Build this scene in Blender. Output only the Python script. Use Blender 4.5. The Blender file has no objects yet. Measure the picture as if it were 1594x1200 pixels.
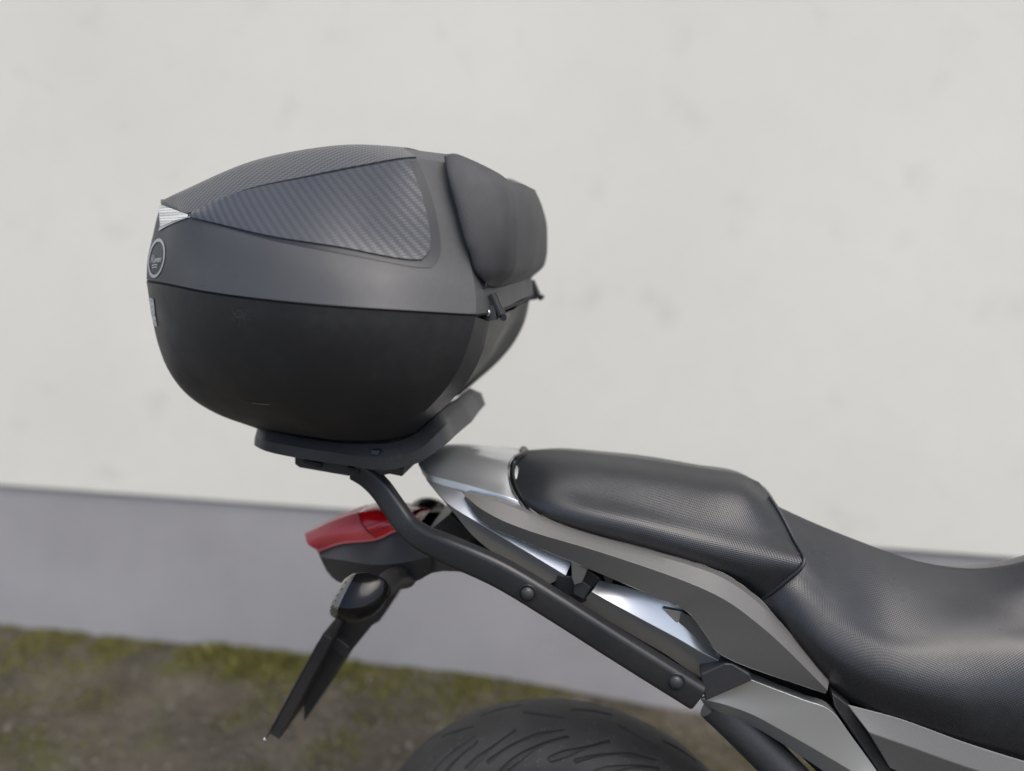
import bpy, bmesh, math, random
import numpy as np
from mathutils import Vector, Matrix
from mathutils.bvhtree import BVHTree

random.seed(7); rng = np.random.default_rng(7)
scn = bpy.context.scene
col = scn.collection

# ------------------------------------------------------------------ camera
FPX = 1200.0                                  # focal length in pixels of a 1594 px wide frame
CAM = np.array([0.0, -1.05, 1.30])
TH, PS, RO = math.radians(10.62), math.radians(9.44), math.radians(0.7)
_r = np.array([math.cos(PS), math.sin(PS), 0.0])
FWD = np.array([-math.sin(PS)*math.cos(TH), math.cos(PS)*math.cos(TH), -math.sin(TH)])
_u = np.cross(_r, FWD)
RGT = _r*math.cos(RO) + _u*math.sin(RO)
UPV = _u*math.cos(RO) - _r*math.sin(RO)
cd = bpy.data.cameras.new('camera'); cam = bpy.data.objects.new('camera', cd); col.objects.link(cam)
cam.matrix_world = Matrix(((RGT[0], UPV[0], -FWD[0], CAM[0]), (RGT[1], UPV[1], -FWD[1], CAM[1]),
                           (RGT[2], UPV[2], -FWD[2], CAM[2]), (0, 0, 0, 1)))
cd.sensor_width = 36; cd.sensor_fit = 'HORIZONTAL'; cd.lens = FPX/1594*36
cd.clip_start = 0.02; cd.clip_end = 300
cd.dof.use_dof = True; cd.dof.focus_distance = 0.945; cd.dof.aperture_fstop = 1.35
scn.camera = cam

# ------------------------------------------------------------------ light
SUN_EL, SUN_AZ = math.radians(64), math.radians(140)        # azimuth clockwise from +Y
w = bpy.data.worlds.new('World'); scn.world = w; w.use_nodes = True
nt = w.node_tree; bg = nt.nodes['Background']
sky = nt.nodes.new('ShaderNodeTexSky'); sky.sky_type = 'NISHITA'; sky.sun_disc = False
sky.sun_elevation = SUN_EL; sky.sun_rotation = SUN_AZ
sky.air_density = 1.0; sky.dust_density = 3.5; sky.ozone_density = 1.0
nt.links.new(sky.outputs[0], bg.inputs[0]); bg.inputs[1].default_value = 0.14
sl = bpy.data.lights.new('sun', 'SUN'); sun = bpy.data.objects.new('sun', sl); col.objects.link(sun)
sl.energy = 1.5; sl.angle = math.radians(50); sl.color = (1.0, 0.965, 0.905)
sdir = Vector((math.sin(SUN_AZ)*math.cos(SUN_EL), math.cos(SUN_AZ)*math.cos(SUN_EL), math.sin(SUN_EL)))
sun.rotation_euler = (-sdir).to_track_quat('-Z', 'Y').to_euler()
sun.location = (0, -3, 5)
vs = scn.view_settings
vs.view_transform = 'Standard'; vs.look = 'None'; vs.gamma = 1.0; vs.use_curve_mapping = False
vs.exposure = 0.55

# ------------------------------------------------------------------ helpers
def p(px, py, Y):
    """the point of the place where a sight line of the photograph meets the lengthwise plane at depth Y"""
    d = FWD + RGT*((px-797)/FPX) + UPV*((600-py)/FPX)
    return CAM + d*((Y-CAM[1])/d[1])
def P(*l): return [p(*q) for q in l]
def PY(Y, *l): return [p(q[0], q[1], Y) for q in l]
def mir(v): return np.array([v[0], -v[1], v[2]])

def spline(pts, n):
    """centripetal Catmull-Rom through pts, n samples evenly over control spans"""
    pts = np.asarray(pts, float); m = len(pts)
    if m == 2:
        t = np.linspace(0, 1, n)[:, None]; return pts[0]*(1-t)+pts[1]*t
    a = np.vstack([2*pts[0]-pts[1], pts, 2*pts[-1]-pts[-2]])
    out = []
    for s in np.linspace(0, m-1, n):
        i = min(int(s), m-2); f = s-i
        q = a[i:i+4]; t = [0.0]
        for k in range(3): t.append(t[-1] + max(np.linalg.norm(q[k+1]-q[k]), 1e-6)**0.5)
        x = t[1]+(t[2]-t[1])*f
        A1 = (t[1]-x)/(t[1]-t[0])*q[0]+(x-t[0])/(t[1]-t[0])*q[1]
        A2 = (t[2]-x)/(t[2]-t[1])*q[1]+(x-t[1])/(t[2]-t[1])*q[2]
        A3 = (t[3]-x)/(t[3]-t[2])*q[2]+(x-t[2])/(t[3]-t[2])*q[3]
        B1 = (t[2]-x)/(t[2]-t[0])*A1+(x-t[0])/(t[2]-t[0])*A2
        B2 = (t[3]-x)/(t[3]-t[1])*A2+(x-t[1])/(t[3]-t[1])*A3
        out.append((t[2]-x)/(t[2]-t[1])*B1+(x-t[1])/(t[2]-t[1])*B2)
    return np.array(out)

class MB:
    def __init__(s): s.v = []; s.f = []; s.uv = []
    def grid(s, G, uv=None, flip=False, mirror=False, mat=None):
        """G[i][j] grid of points"""
        G = np.asarray(G); a, b = G.shape[:2]
        def put(G, flip):
            o = len(s.v)
            du = np.linalg.norm(np.diff(G, axis=0), axis=2).mean(1); dv = np.linalg.norm(np.diff(G, axis=1), axis=2).mean(0)
            U = np.concatenate([[0], np.cumsum(du)]); V = np.concatenate([[0], np.cumsum(dv)])
            for i in range(a):
                for j in range(b):
                    s.v.append(tuple(G[i, j])); s.uv.append(tuple(uv[i][j]) if uv is not None else (U[i], V[j]))
            for i in range(a-1):
                for j in range(b-1):
                    q = (o+i*b+j, o+(i+1)*b+j, o+(i+1)*b+j+1, o+i*b+j+1)
                    s.f.append(q[::-1] if flip else q)
        put(G, flip)
        if mirror: put(G*np.array([1, -1, 1]), not flip)
        return s
    def loft(s, rails, nu=24, nv=3, lin=False, mirror=False, auto=True, n_total=None):
        """rails: list of polylines of equal count; spline along each, spline or straight across"""
        R = [spline(r, nu) for r in rails]
        if lin:
            G = []
            for k in range(len(R)-1):
                for t in np.linspace(0, 1, nv, endpoint=False): G.append(R[k]*(1-t)+R[k+1]*t)
            G.append(R[-1]); G = np.array(G).transpose(1, 0, 2)
        else:
            R = np.array(R); n = n_total or (len(rails)-1)*nv+1
            G = np.array([spline(R[:, i], n) for i in range(R.shape[1])])
        flip = False
        if auto:                                     # outward means away from the bike's middle
            c = G[G.shape[0]//2, G.shape[1]//2]
            i, j = G.shape[0]//2, G.shape[1]//2
            nrm = np.cross(G[min(i+1, G.shape[0]-1), j]-G[i-1, j], G[i, min(j+1, G.shape[1]-1)]-G[i, j-1])
            flip = nrm @ (CAM-c) < 0
        s.grid(G, flip=flip, mirror=mirror); return s
    def prism(s, poly, Y1, taper=1.0, dx=0, dz=0):
        """poly: list of points (near face), extruded in Y to Y1"""
        poly = np.asarray(poly); n = len(poly); c = poly.mean(0)
        far = poly.copy(); far = c+(far-c)*taper; far[:, 1] = Y1; far[:, 0] += dx; far[:, 2] += dz
        o = len(s.v)
        for q in list(poly)+list(far): s.v.append(tuple(q)); s.uv.append((q[0], q[2]))
        s.f.append(tuple(range(o, o+n))); s.f.append(tuple(range(o+2*n-1, o+n-1, -1)))
        for i in range(n): s.f.append((o+i, o+n+i, o+n+(i+1) % n, o+(i+1) % n))
        return s
    def tube(s, path, sec, caps=True, up=(0, 1, 0), scale=None):
        """sweep closed section [(a,b)] : a along the in-plane normal, b along 'up'"""
        path = np.asarray(path); n = len(path); m = len(sec); o = len(s.v); up = np.asarray(up, float)
        L = 0
        for i in range(n):
            t = path[min(i+1, n-1)]-path[max(i-1, 0)]; t = t/np.linalg.norm(t)
            if i: L += np.linalg.norm(path[i]-path[i-1])
            nn = np.cross(up, t); nn /= np.linalg.norm(nn); bb = np.cross(t, nn)
            k = 1 if scale is None else scale[i]
            for j, (a, b) in enumerate(sec):
                s.v.append(tuple(path[i]+nn*a*k+bb*b*k)); s.uv.append((L, j*0.01))
        for i in range(n-1):
            for j in range(m): s.f.append((o+i*m+j, o+(i+1)*m+j, o+(i+1)*m+(j+1) % m, o+i*m+(j+1) % m))
        if caps:
            s.f.append(tuple(range(o+m-1, o-1, -1))); s.f.append(tuple(range(o+(n-1)*m, o+n*m)))
        return s
    def ball(s, c, rx, ry=None, rz=None, nu=12, nv=8, M=None):
        ry = ry or rx; rz = rz or rx; c = np.asarray(c)
        G = [[None]*(nv+1) for _ in range(nu+1)]
        for i in range(nu+1):
            for j in range(nv+1):
                a = 2*math.pi*i/nu; b = math.pi*j/nv-math.pi/2
                q = np.array([rx*math.cos(a)*math.cos(b), ry*math.sin(a)*math.cos(b), rz*math.sin(b)])
                if M is not None: q = M@q
                G[i][j] = c+q
        s.grid(np.array(G)); return s
    def build(s, name, mat, parent=None, smooth=35, bevel=0, seg=2, solid=0, merge=1e-5, sub=0, recalc=True):
        me = bpy.data.meshes.new(name); me.from_pydata([tuple(map(float, q)) for q in s.v], [], s.f)
        ul = me.uv_layers.new(name='UVMap')
        uvs = np.array(s.uv, dtype=np.float32)
        li = np.empty(len(me.loops), dtype=np.int32); me.loops.foreach_get('vertex_index', li)
        ul.data.foreach_set('uv', uvs[li].ravel())
        bm = bmesh.new(); bm.from_mesh(me)
        if merge: bmesh.ops.remove_doubles(bm, verts=bm.verts, dist=merge)
        bmesh.ops.dissolve_degenerate(bm, edges=bm.edges, dist=1e-6)
        if recalc == 'closed': bmesh.ops.recalc_face_normals(bm, faces=bm.faces)
        bm.to_mesh(me); bm.free()
        for f in me.polygons: f.use_smooth = True
        if smooth < 180: me.set_sharp_from_angle(angle=math.radians(smooth))
        me.materials.append(M[mat])
        o = bpy.data.objects.new(name, me); col.objects.link(o)
        if parent: o.parent = parent
        if solid:
            md = o.modifiers.new('solidify', 'SOLIDIFY'); md.thickness = solid; md.offset = -1
        if bevel:
            md = o.modifiers.new('bevel', 'BEVEL'); md.width = bevel; md.segments = seg; md.limit_method = 'ANGLE'
            md.angle_limit = math.radians(28); md.harden_normals = True; md.use_clamp_overlap = True
        if sub:
            md = o.modifiers.new('sub', 'SUBSURF'); md.levels = sub; md.render_levels = sub
        return o

def tag(o, label, cat=None, kind=None, group=None):
    o['label'] = label
    if cat: o['category'] = cat
    if kind: o['kind'] = kind
    if group: o['group'] = group
    return o
def thing(name, label, cat):
    o = bpy.data.objects.new(name, None); col.objects.link(o); o.empty_display_size = 0.05
    return tag(o, label, cat)
def rrect(a, b, r, k=4):
    """rounded rectangle section, half sizes a, b"""
    out = []
    for cx, cy, s0 in ((a-r, b-r, 0), (-a+r, b-r, 90), (-a+r, -b+r, 180), (a-r, -b+r, 270)):
        for i in range(k+1):
            t = math.radians(s0+90*i/k); out.append((cx+r*math.cos(t), cy+r*math.sin(t)))
    return out
def circ(r, n=16): return [(r*math.cos(2*math.pi*i/n), r*math.sin(2*math.pi*i/n)) for i in range(n)]

# ------------------------------------------------------------------ materials
M = {}
class NM:
    """small node-material writer"""
    def __init__(s, name, base=(0.1, 0.1, 0.1), rough=0.5, metal=0.0, coat=0.0, spec=0.5, coat_rough=0.05):
        m = bpy.data.materials.new(name); m.use_nodes = True; M[name] = m
        s.n = m.node_tree.nodes; s.l = m.node_tree.links; s.b = s.n['Principled BSDF']; s.m = m
        i = s.b.inputs; i['Base Color'].default_value = (*base, 1); i['Roughness'].default_value = rough
        i['Metallic'].default_value = metal; i['Coat Weight'].default_value = coat; i['Coat Roughness'].default_value = coat_rough
        i['Specular IOR Level'].default_value = spec
        s._c = {}
    def co(s, kind='Object'):
        if 'tc' not in s._c: s._c['tc'] = s.n.new('ShaderNodeTexCoord')
        return s._c['tc'].outputs[kind]
    def math(s, op, a, b=None, c=None):
        n = s.n.new('ShaderNodeMath'); n.operation = op
        for k, v in enumerate((a, b, c)):
            if v is None: continue
            if isinstance(v, (int, float)): n.inputs[k].default_value = v
            else: s.l.new(v, n.inputs[k])
        return n.outputs[0]
    def noise(s, scale, detail=3, rough=0.5, vec=None, dist=0):
        n = s.n.new('ShaderNodeTexNoise'); n.inputs['Scale'].default_value = scale; n.inputs['Detail'].default_value = detail
        n.inputs['Roughness'].default_value = rough; n.inputs['Distortion'].default_value = dist
        s.l.new(vec or s.co('Object'), n.inputs['Vector']); return n.outputs['Fac']
    def voro(s, scale, vec=None):
        n = s.n.new('ShaderNodeTexVoronoi'); n.inputs['Scale'].default_value = scale
        s.l.new(vec or s.co('Object'), n.inputs['Vector']); return n
    def ramp(s, fac, stops):
        n = s.n.new('ShaderNodeValToRGB'); e = n.color_ramp.elements
        while len(e) < len(stops): e.new(0.5)
        for k, (pos, c) in enumerate(stops):
            e[k].position = pos; e[k].color = (*c, 1) if len(c) == 3 else c
        s.l.new(fac, n.inputs[0]); return n.outputs[0]
    def mix(s, fac, a, b, blend='MIX'):
        n = s.n.new('ShaderNodeMix'); n.data_type = 'RGBA'; n.blend_type = blend
        for idx, v in ((0, fac), (6, a), (7, b)):
            if isinstance(v, (int, float)): n.inputs[idx].default_value = v
            elif isinstance(v, tuple): n.inputs[idx].default_value = (*v, 1)
            else: s.l.new(v, n.inputs[idx])
        return n.outputs[2]
    def mapr(s, v, a, b, c, d):
        n = s.n.new('ShaderNodeMapRange'); s.l.new(v, n.inputs[0])
        for k, x in enumerate((a, b, c, d)): n.inputs[k+1].default_value = x
        return n.outputs[0]
    def set(s, name, v): s.l.new(v, s.b.inputs[name]); return s
    def bump(s, h, strength=0.3, dist=0.001, prev=None):
        n = s.n.new('ShaderNodeBump'); n.inputs['Strength'].default_value = strength; n.inputs['Distance'].default_value = dist
        s.l.new(h, n.inputs['Height'])
        if prev: s.l.new(prev, n.inputs['Normal'])
        s.l.new(n.outputs[0], s.b.inputs['Normal']); return n.outputs[0]
    def uvsep(s, kind='UV'):
        n = s.n.new('ShaderNodeSeparateXYZ'); s.l.new(s.co(kind), n.inputs[0]); return n.outputs[0], n.outputs[1], n.outputs[2]

def dusty(m, base, dust, amount=0.5, s1=9, s2=140):
    a = m.noise(s1, 5, 0.6); b = m.noise(s2, 2, 0.5)
    f = m.math('MULTIPLY', m.mapr(a, 0.35, 0.75, 0, amount), m.mapr(b, 0.3, 0.75, 0.3, 1))
    m.set('Base Color', m.mix(f, base, dust))

# textured black plastic of the case base
k = NM('case_black', (0.022, 0.023, 0.025), 0.48); dusty(k, (0.020, 0.021, 0.024), (0.075, 0.072, 0.066), 0.45, 6, 90)
k.set('Roughness', k.mapr(k.noise(14, 4), 0.3, 0.7, 0.42, 0.58)); k.bump(k.noise(1500, 2), 0.16, 0.0006)
k = NM('case_lid', (0.075, 0.077, 0.082), 0.42); dusty(k, (0.056, 0.057, 0.061), (0.105, 0.102, 0.095), 0.4, 7, 160)
k.set('Roughness', k.mapr(k.noise(10, 4), 0.3, 0.7, 0.46, 0.6)); k.bump(k.noise(1700, 2), 0.12, 0.0005)
NM('case_groove', (0.006, 0.006, 0.007), 0.7)
k = NM('trim_satin', (0.022, 0.023, 0.027), 0.40); k.bump(k.noise(1500, 2), 0.08, 0.0004)
# carbon weave: 2/2 twill on metre UVs
k = NM('carbon', (0.1, 0.1, 0.1), 0.34, coat=0.25, coat_rough=0.25)
U, V, _ = k.uvsep(); cell = 0.0028
ui = k.math('FLOOR', k.math('DIVIDE', U, cell)); vi = k.math('FLOOR', k.math('DIVIDE', V, cell))
md_ = k.math('FLOORED_MODULO', k.math('ADD', ui, vi), 4.0); over = k.math('LESS_THAN', md_, 1.5)
fu = k.math('FRACT', k.math('DIVIDE', U, cell)); fv = k.math('FRACT', k.math('DIVIDE', V, cell))
hu = k.math('SINE', k.math('MULTIPLY', fu, math.pi)); hv = k.math('SINE', k.math('MULTIPLY', fv, math.pi))
hh = k.math('ADD', k.math('MULTIPLY', over, k.math('ADD', 0.6, k.math('MULTIPLY', hv, 0.4))), k.math('MULTIPLY', k.math('SUBTRACT', 1.0, over), k.math('MULTIPLY', hu, 0.4)))
cc = k.mix(over, (0.034, 0.036, 0.042), (0.060, 0.063, 0.073))
k.set('Base Color', k.mix(k.mapr(k.noise(8, 4), 0.4, 0.75, 0, 0.3), cc, (0.10, 0.098, 0.092)))
k.set('Roughness', k.mapr(over, 0, 1, 0.5, 0.32)); k.bump(hh, 0.35, 0.0006)
# upholstery
def vinyl(name, base, rough, per, strength, dist=0.0006):
    k = NM(name, base, rough, spec=0.55)
    U, V, _ = k.uvsep()
    a = k.math('SINE', k.math('MULTIPLY', k.math('ADD', U, k.math('MULTIPLY', V, 0.5)), 2*math.pi/per))
    b = k.math('SINE', k.math('MULTIPLY', k.math('SUBTRACT', V, k.math('MULTIPLY', U, 0.25)), 2*math.pi/per))
    h = k.math('MULTIPLY', a, b)
    dusty(k, base, tuple(min(1, c*2.2+0.02) for c in base), 0.35, 7, 60)
    k.set('Roughness', k.mapr(k.noise(9, 4), 0.3, 0.7, rough-0.06, rough+0.08))
    pr = k.bump(k.noise(22, 3), 0.10, 0.004)
    k.bump(h, strength, dist, pr)
vinyl('seat_vinyl', (0.015, 0.016, 0.019), 0.30, 0.0036, 0.22, 0.0006)
vinyl('pad_fabric', (0.036, 0.036, 0.040), 0.55, 0.0030, 0.5)
# bike materials
k = NM('silver_paint', (0.6, 0.61, 0.62), 0.30, metal=0.8, coat=0.7, coat_rough=0.04)
k.b.inputs['Base Color'].default_value = (0.60, 0.615, 0.62, 1)
k = NM('grey_paint', (0.11, 0.108, 0.105), 0.42, metal=0.3)
k.set('Base Color', k.mix(k.mapr(k.noise(2200, 1), 0.4, 0.75, 0, 1), (0.145, 0.142, 0.137), (0.20, 0.197, 0.19)))
k.bump(k.noise(1600, 2), 0.1, 0.0004)
k = NM('rack_black', (0.03, 0.031, 0.034), 0.42); dusty(k, (0.032, 0.033, 0.037), (0.10, 0.098, 0.092), 0.35, 12, 200); k.bump(k.noise(1200, 2), 0.15, 0.0005)
k = NM('arm_black', (0.02, 0.021, 0.024), 0.38); dusty(k, (0.019, 0.020, 0.023), (0.07, 0.068, 0.064), 0.3, 12, 200); k.bump(k.noise(1200, 2), 0.15, 0.0005)
k = NM('black_plastic', (0.018, 0.018, 0.020), 0.45); dusty(k, (0.018, 0.018, 0.020), (0.07, 0.066, 0.06), 0.4, 14, 200); k.bump(k.noise(1400, 2), 0.1, 0.0004)
NM('gloss_black', (0.006, 0.006, 0.007), 0.16, spec=0.3)
k = NM('housing_grey', (0.045, 0.046, 0.05), 0.38); dusty(k, (0.042, 0.043, 0.047), (0.10, 0.098, 0.09), 0.4, 14, 200)
NM('subframe_black', (0.010, 0.010, 0.011), 0.6)
k = NM('red_lens', (0.50, 0.002, 0.006), 0.12, coat=0.7)
U, V, _ = k.uvsep(); k.bump(k.math('SINE', k.math('MULTIPLY', V, 2*math.pi/0.004)), 0.12, 0.0005); 
k = NM('red_frosted', (0.42, 0.035, 0.04), 0.34, coat=0.15)
k.set('Base Color', k.mix(k.noise(30, 3), (0.46, 0.045, 0.05), (0.56, 0.085, 0.085)))
NM('red_dark', (0.16, 0.004, 0.006), 0.2)
NM('red_edge', (0.6, 0.16, 0.15), 0.2)
k = NM('clear_lens', (0.15, 0.14, 0.12), 0.15, coat=1.0); k.b.inputs['Transmission Weight'].default_value = 0.35
k = NM('reflector', (0.62, 0.63, 0.62), 0.22, coat=1.0)
_, _, Z = k.uvsep('Object'); k.bump(k.math('SINE', k.math('MULTIPLY', Z, 2*math.pi/0.0035)), 0.5, 0.0008)
k.set('Base Color', k.mix(k.mapr(k.math('SINE', k.math('MULTIPLY', Z, 2*math.pi/0.011)), -1, 1, 0, 1), (0.42, 0.43, 0.42), (0.78, 0.79, 0.78)))
NM('decal_white', (0.40, 0.41, 0.40), 0.45)
k = NM('sticker_worn', (0.55, 0.56, 0.55), 0.5); k.set('Base Color', k.mix(k.mapr(k.noise(260, 3), 0.42, 0.58, 0, 1), (0.25, 0.25, 0.25), (0.7, 0.71, 0.7)))
NM('scuff', (0.085, 0.085, 0.085), 0.6)
NM('scuff_bright', (0.22, 0.22, 0.21), 0.6)
NM('bright_metal', (0.75, 0.75, 0.75), 0.25, metal=1.0)
NM('seat_edge', (0.25, 0.25, 0.26), 0.25, metal=0.8)
k = NM('tyre_rubber', (0.035, 0.035, 0.036), 0.62)
sp = k.voro(330); spk = k.math('LESS_THAN', sp.outputs['Distance'], 0.16)
spk2 = k.math('MULTIPLY', spk, k.math('GREATER_THAN', k.noise(60, 2), 0.60))
base = k.mix(k.mapr(k.noise(10, 5, 0.65), 0.35, 0.75, 0, 0.6), (0.028, 0.028, 0.030), (0.085, 0.080, 0.073))
k.set('Base Color', k.mix(spk2, base, (0.30, 0.28, 0.25))); k.bump(k.noise(900, 3, 0.7), 0.45, 0.0012)
NM('rim_metal', (0.05, 0.05, 0.05), 0.4, metal=0.6)
# wall
k = NM('white_render', (0.74, 0.735, 0.70), 0.85)
a = k.noise(1.1, 4, 0.55); b = k.noise(9, 5, 0.6); st = k.noise(6.5, 2, 0.4)
c1 = k.mix(k.mapr(a, 0.3, 0.7, 0, 1), (0.755, 0.742, 0.665), (0.83, 0.812, 0.735))
c2 = k.mix(k.mapr(st, 0.62, 0.80, 0, 0.32), c1, (0.52, 0.51, 0.475))
k.set('Base Color', k.mix(k.mapr(b, 0.45, 0.75, 0, 0.10), c2, (0.6, 0.6, 0.57))); k.bump(k.noise(160, 4, 0.65), 0.25, 0.003)
k = NM('plinth_render', (0.3, 0.3, 0.31), 0.9)
k.set('Base Color', k.mix(k.mapr(k.noise(2.5, 5, 0.6), 0.3, 0.7, 0, 1), (0.48, 0.465, 0.475), (0.58, 0.565, 0.575)))
k.set('Base Color', k.mix(k.mapr(k.noise(420, 2, 0.6), 0.38, 0.62, 0, 0.5), k.b.inputs['Base Color'].links[0].from_socket, (0.20, 0.195, 0.20))); k.bump(k.noise(330, 3, 0.7), 0.9, 0.006)
k = NM('soil', (0.09, 0.08, 0.06), 0.95)
c = k.mix(k.mapr(k.noise(5, 6, 0.65), 0.35, 0.65, 0, 1), (0.052, 0.043, 0.030), (0.135, 0.117, 0.088))
k.set('Base Color', k.mix(k.mapr(k.noise(3.3, 4, 0.6, dist=0.5), 0.55, 0.68, 0, 0.8), c, (0.085, 0.090, 0.022))); k.bump(k.noise(60, 6, 0.7), 1.0, 0.02)
k = NM('pebble', (0.2, 0.19, 0.17), 0.85)
oi = k.n.new('ShaderNodeNewGeometry')
k.set('Base Color', k.ramp(oi.outputs['Random Per Island'], [(0.0, (0.06, 0.053, 0.040)), (0.35, (0.090, 0.078, 0.058)), (0.7, (0.12, 0.105, 0.080)), (0.95, (0.16, 0.147, 0.12)), (1.0, (0.19, 0.177, 0.15))]))
k = NM('moss', (0.09, 0.10, 0.02), 0.9)
oi = k.n.new('ShaderNodeNewGeometry')
k.set('Base Color', k.ramp(oi.outputs['Random Per Island'], [(0.0, (0.075, 0.072, 0.022)), (0.5, (0.14, 0.135, 0.028)), (1.0, (0.20, 0.19, 0.055))]))

# ------------------------------------------------------------------ setting
WY = 1.10; ZP = 0.480
def box(mb, x0, x1, y0, y1, z0, z1):
    o = len(mb.v)
    for q in ((x0, y0, z0), (x1, y0, z0), (x1, y1, z0), (x0, y1, z0), (x0, y0, z1), (x1, y0, z1), (x1, y1, z1), (x0, y1, z1)):
        mb.v.append(q); mb.uv.append((q[0], q[2]))
    for f in ((0, 3, 2, 1), (4, 5, 6, 7), (0, 1, 5, 4), (1, 2, 6, 5), (2, 3, 7, 6), (3, 0, 4, 7)): mb.f.append(tuple(o+i for i in f))
    return mb
wall = thing('house_wall', 'white rendered house wall with grey plinth behind the motorcycle', 'wall')
wall.location = (0, WY, 0)
def local(o, par):
    o.matrix_parent_inverse = Matrix.Translation(-par.location); return o
mb = MB(); box(mb, -7, 7, WY-0.010, WY+0.25, ZP, 4.6); local(mb.build('render_coat', 'white_render', wall, bevel=0.006, seg=3), wall)
mb = MB(); box(mb, -7, 7, WY, WY+0.25, -0.3, ZP-0.002); local(mb.build('plinth', 'plinth_render', wall), wall)

def gz(x, y):
    t = min(1, max(0, (x+0.55)/1.0)); u = min(1, max(0, (y-0.35)/0.4)); return -0.030-0.055*t*t*(3-2*t)*u
G = []
for i, x in enumerate(np.concatenate([np.linspace(-40, -3, 8), np.linspace(-2.6, 1.6, 120), np.linspace(2, 40, 8)])):
    row = []
    for y in np.concatenate([np.linspace(-40, -0.4, 8), np.linspace(-0.2, 1.3, 60), np.linspace(2, 40, 6)]):
        z = gz(x, y)+(0.006*math.sin(x*5.1+1.7*math.sin(y*4))*math.sin(y*6.3+x) if -2.7 < x < 1.7 and 0.3 < y < 1.4 else 0)
        row.append((x, y, z))
    G.append(row)
tag(MB().grid(np.array(G)).build('ground', 'soil', smooth=180), 'brown soil ground with moss patches along the wall', kind='structure')

ico_v = []; t_ = (1+5**.5)/2
for a_, b_ in ((-1, t_), (1, t_), (-1, -t_), (1, -t_)): ico_v += [(a_, b_, 0), (0, a_, b_), (b_, 0, a_)]
ico_v = np.array(ico_v)/math.sqrt(1+t_*t_)
bmI = bmesh.new(); bmesh.ops.create_icosphere(bmI, subdivisions=1, radius=1)
icoV = np.array([v.co[:] for v in bmI.verts]); icoF = [tuple(v.index for v in f.verts) for f in bmI.faces]; bmI.free()
mb = MB()
for _ in range(11000):
    x = rng.uniform(-2.3, 1.3); y = rng.uniform(0.25, 1.09)
    r0 = 0.002+0.006*rng.random()**3
    s3 = rng.uniform(0.6, 1.3, 3)*r0; s3[2] *= 0.7
    q = icoV*rng.uniform(0.8, 1.15, (len(icoV), 1))*s3; a_ = rng.uniform(0, 6.28)
    q = np.stack([q[:, 0]*math.cos(a_)-q[:, 1]*math.sin(a_), q[:, 0]*math.sin(a_)+q[:, 1]*math.cos(a_), q[:, 2]], 1)+np.array([x, y, r0*0.15+0.006+gz(x, y)])
    o = len(mb.v); mb.v += [tuple(v) for v in q]; mb.uv += [(0, 0)]*len(q); mb.f += [tuple(o+i for i in f) for f in icoF]
tag(mb.build('gravel', 'pebble', merge=0, smooth=40), 'loose brown and grey gravel on the ground before the wall', 'gravel', 'stuff')
mb = MB()
cl = []
for _ in range(52): cl.append((rng.uniform(-2.4, -0.2), WY-0.01-abs(rng.normal(0, 0.07)), rng.uniform(0.03, 0.09), rng.uniform(0.004, 0.014)))
for _ in range(46): cl.append((-1.10+rng.normal(0, 0.11), WY-0.02-abs(rng.normal(0, 0.05)), rng.uniform(0.03, 0.08), rng.uniform(0.012, 0.034)))
for _ in range(80): cl.append((rng.uniform(-2.3, 1.2), rng.uniform(0.4, 1.05), rng.uniform(0.04, 0.11), rng.uniform(0.003, 0.008)))
for cx, cy, rr, hh_ in cl:
    for _ in range(int(50+900*rr)):
        a_ = rng.uniform(0, 6.28); q = rr*math.sqrt(rng.random()); x, y = cx+q*math.cos(a_), min(cy+q*math.sin(a_), WY-0.012)
        h = hh_*(1-0.6*(q/rr)**2)*rng.uniform(0.6, 1.2); wd = rng.uniform(0.0015, 0.004); an = rng.uniform(0, 6.28); lx, ly = rng.normal(0, 0.4, 2)*h
        dx, dy = wd*math.cos(an), wd*math.sin(an); o = len(mb.v); g_ = gz(x, y)+0.004
        mb.v += [(x-dx, y-dy, g_-.006), (x+dx, y+dy, g_-.006), (x+lx*0.5+dx*1.2, min(y+ly*0.5+dy, WY-.004), g_+h*0.6), (x+lx, min(y+ly, WY-.004), g_+h), (x+lx*0.5-dx*1.2, min(y+ly*0.5-dy, WY-.004), g_+h*0.6)]
        mb.uv += [(0, 0)]*5; mb.f.append((o, o+1, o+2, o+3, o+4))
tag(mb.build('moss', 'moss', merge=0, smooth=180), 'olive green moss and weeds along the foot of the wall', 'moss', 'stuff')

# ================================================================== TOP CASE
case = thing('top_case', 'dark grey motorcycle top case with carbon look lid panels and backrest pad', 'top case')
sil = [(228, 438), (235, 482), (245, 532), (263, 578), (291, 614), (335, 643), (402, 668)]
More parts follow.
